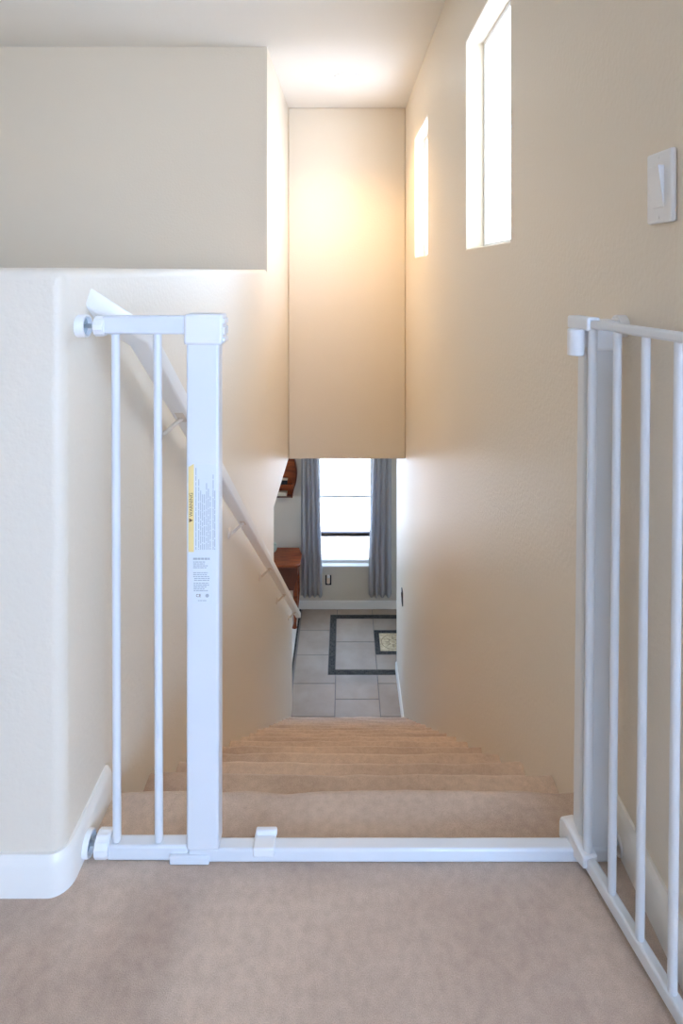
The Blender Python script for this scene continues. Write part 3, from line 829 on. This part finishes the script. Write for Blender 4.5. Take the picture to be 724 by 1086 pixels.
obj('body', bx(wx(293), wx(303.6), YW-0.068, YW-0.02, zs, zs+0.035), M['cream'], bk, bevel=0.003)
obj('lid', bx(wx(292.6), wx(304.0), YW-0.07, YW-0.018, zs+0.035, zs+0.045), M['cream'], bk, bevel=0.002)

# ================================================================== LIGHT
w = bpy.data.worlds.new('sky'); SC.world = w; w.use_nodes = True
bg = w.node_tree.nodes['Background']
_tc = w.node_tree.nodes.new('ShaderNodeTexCoord'); _sp = w.node_tree.nodes.new('ShaderNodeSeparateXYZ'); _cr = w.node_tree.nodes.new('ShaderNodeValToRGB')
w.node_tree.links.new(_tc.outputs['Generated'], _sp.inputs[0]); w.node_tree.links.new(_sp.outputs['Z'], _cr.inputs['Fac']); w.node_tree.links.new(_cr.outputs['Color'], bg.inputs['Color'])
_cr.color_ramp.elements[0].position = 0.0; _cr.color_ramp.elements[0].color = (0.58, 0.70, 0.90, 1)
_cr.color_ramp.elements[1].position = 0.06; _cr.color_ramp.elements[1].color = (0.44, 0.65, 1.0, 1)
bg.inputs['Strength'].default_value = 20.0
def light(kind, name, loc, energy, col, rot=(0,0,0), **k):
    l = bpy.data.lights.new(name, kind); l.energy = energy; l.color = col
    for a, v in k.items(): setattr(l, a, v)
    o = bpy.data.objects.new(name, l); COL.objects.link(o); o.location = loc; o.rotation_euler = rot; return o
R90 = math.radians(90)
sun = light('SUN', 'sun', (0, 0, 8), 60.0, (1.0, 0.84, 0.64), rot=(math.radians(12), math.radians(-38), 0), angle=0.009)
def portal(name, loc, rot, sx, sy):
    o = light('AREA', name, loc, 1, (1, 1, 1), rot, shape='RECTANGLE', size=sx, size_y=sy); o.data.cycles.is_portal = True
for i, (a, b, v0, v1) in enumerate(WIN):
    portal('window_portal', (XR+0.16, (a+b)/2, (v0+v1)/2), (0, R90, 0), v1-v0, b-a)
a, b, v0, v1 = FW[0]
portal('window_portal', ((a+b)/2, YW+0.16, (v0+v1)/2), (-R90, 0, 0), b-a, v1-v0)
for (a, b, v0, v1) in LWIN:
    portal('window_portal', ((a+b)/2, YB-0.16, (v0+v1)/2), (R90, 0, 0), b-a, v1-v0)
portal('window_portal', (RXW-0.16, Y(5.55), ZL+1.3), (0, -R90, 0), 0.8, Y(0.7))  # portal for the added west opening
portal('window_portal', (RXE+0.16, Y(5.55), ZL+1.25), (0, R90, 0), 0.7, Y(0.5))  # portal for the added east opening
a, b, v0, v1 = LWIN[0]
light('AREA', 'loft_blue_fill', ((a+b)/2, YB+0.03, (v0+v1)/2), 52, (0.22, 0.46, 1.0), (R90, 0, 0), shape='RECTANGLE', size=b-a, size_y=v1-v0)  # blue fill added inside the rear window, on top of the sky light
light('SPOT', 'ceiling_lamp', (LX, LY, ZC-0.075), 92, (1.0, 0.64, 0.29), spot_size=math.radians(128), spot_blend=1.0, shadow_soft_size=0.06)

# ================================================================== CAMERA
cam = bpy.data.cameras.new('camera'); co = bpy.data.objects.new('camera', cam); COL.objects.link(co)
co.location = (0, 0, Z(0)); co.rotation_euler = (R90, 0, 0)
cam.sensor_fit = 'VERTICAL'; cam.sensor_height = 36; cam.sensor_width = 24; cam.lens = 36*610/1086
cam.shift_x = (362-366)/1086; cam.shift_y = -(543-287)/1086
cam.clip_start = 0.02; cam.clip_end = 100
SC.camera = co

vs = SC.view_settings
vs.view_transform = 'Standard'; vs.look = 'None'; vs.exposure = 0.06; vs.gamma = 1.0; vs.use_curve_mapping = False
SC.cycles.use_denoising = True
SC.cycles.max_bounces = 12; SC.cycles.diffuse_bounces = 7; SC.cycles.transparent_max_bounces = 12
SC.cycles.sample_clamp_indirect = 6
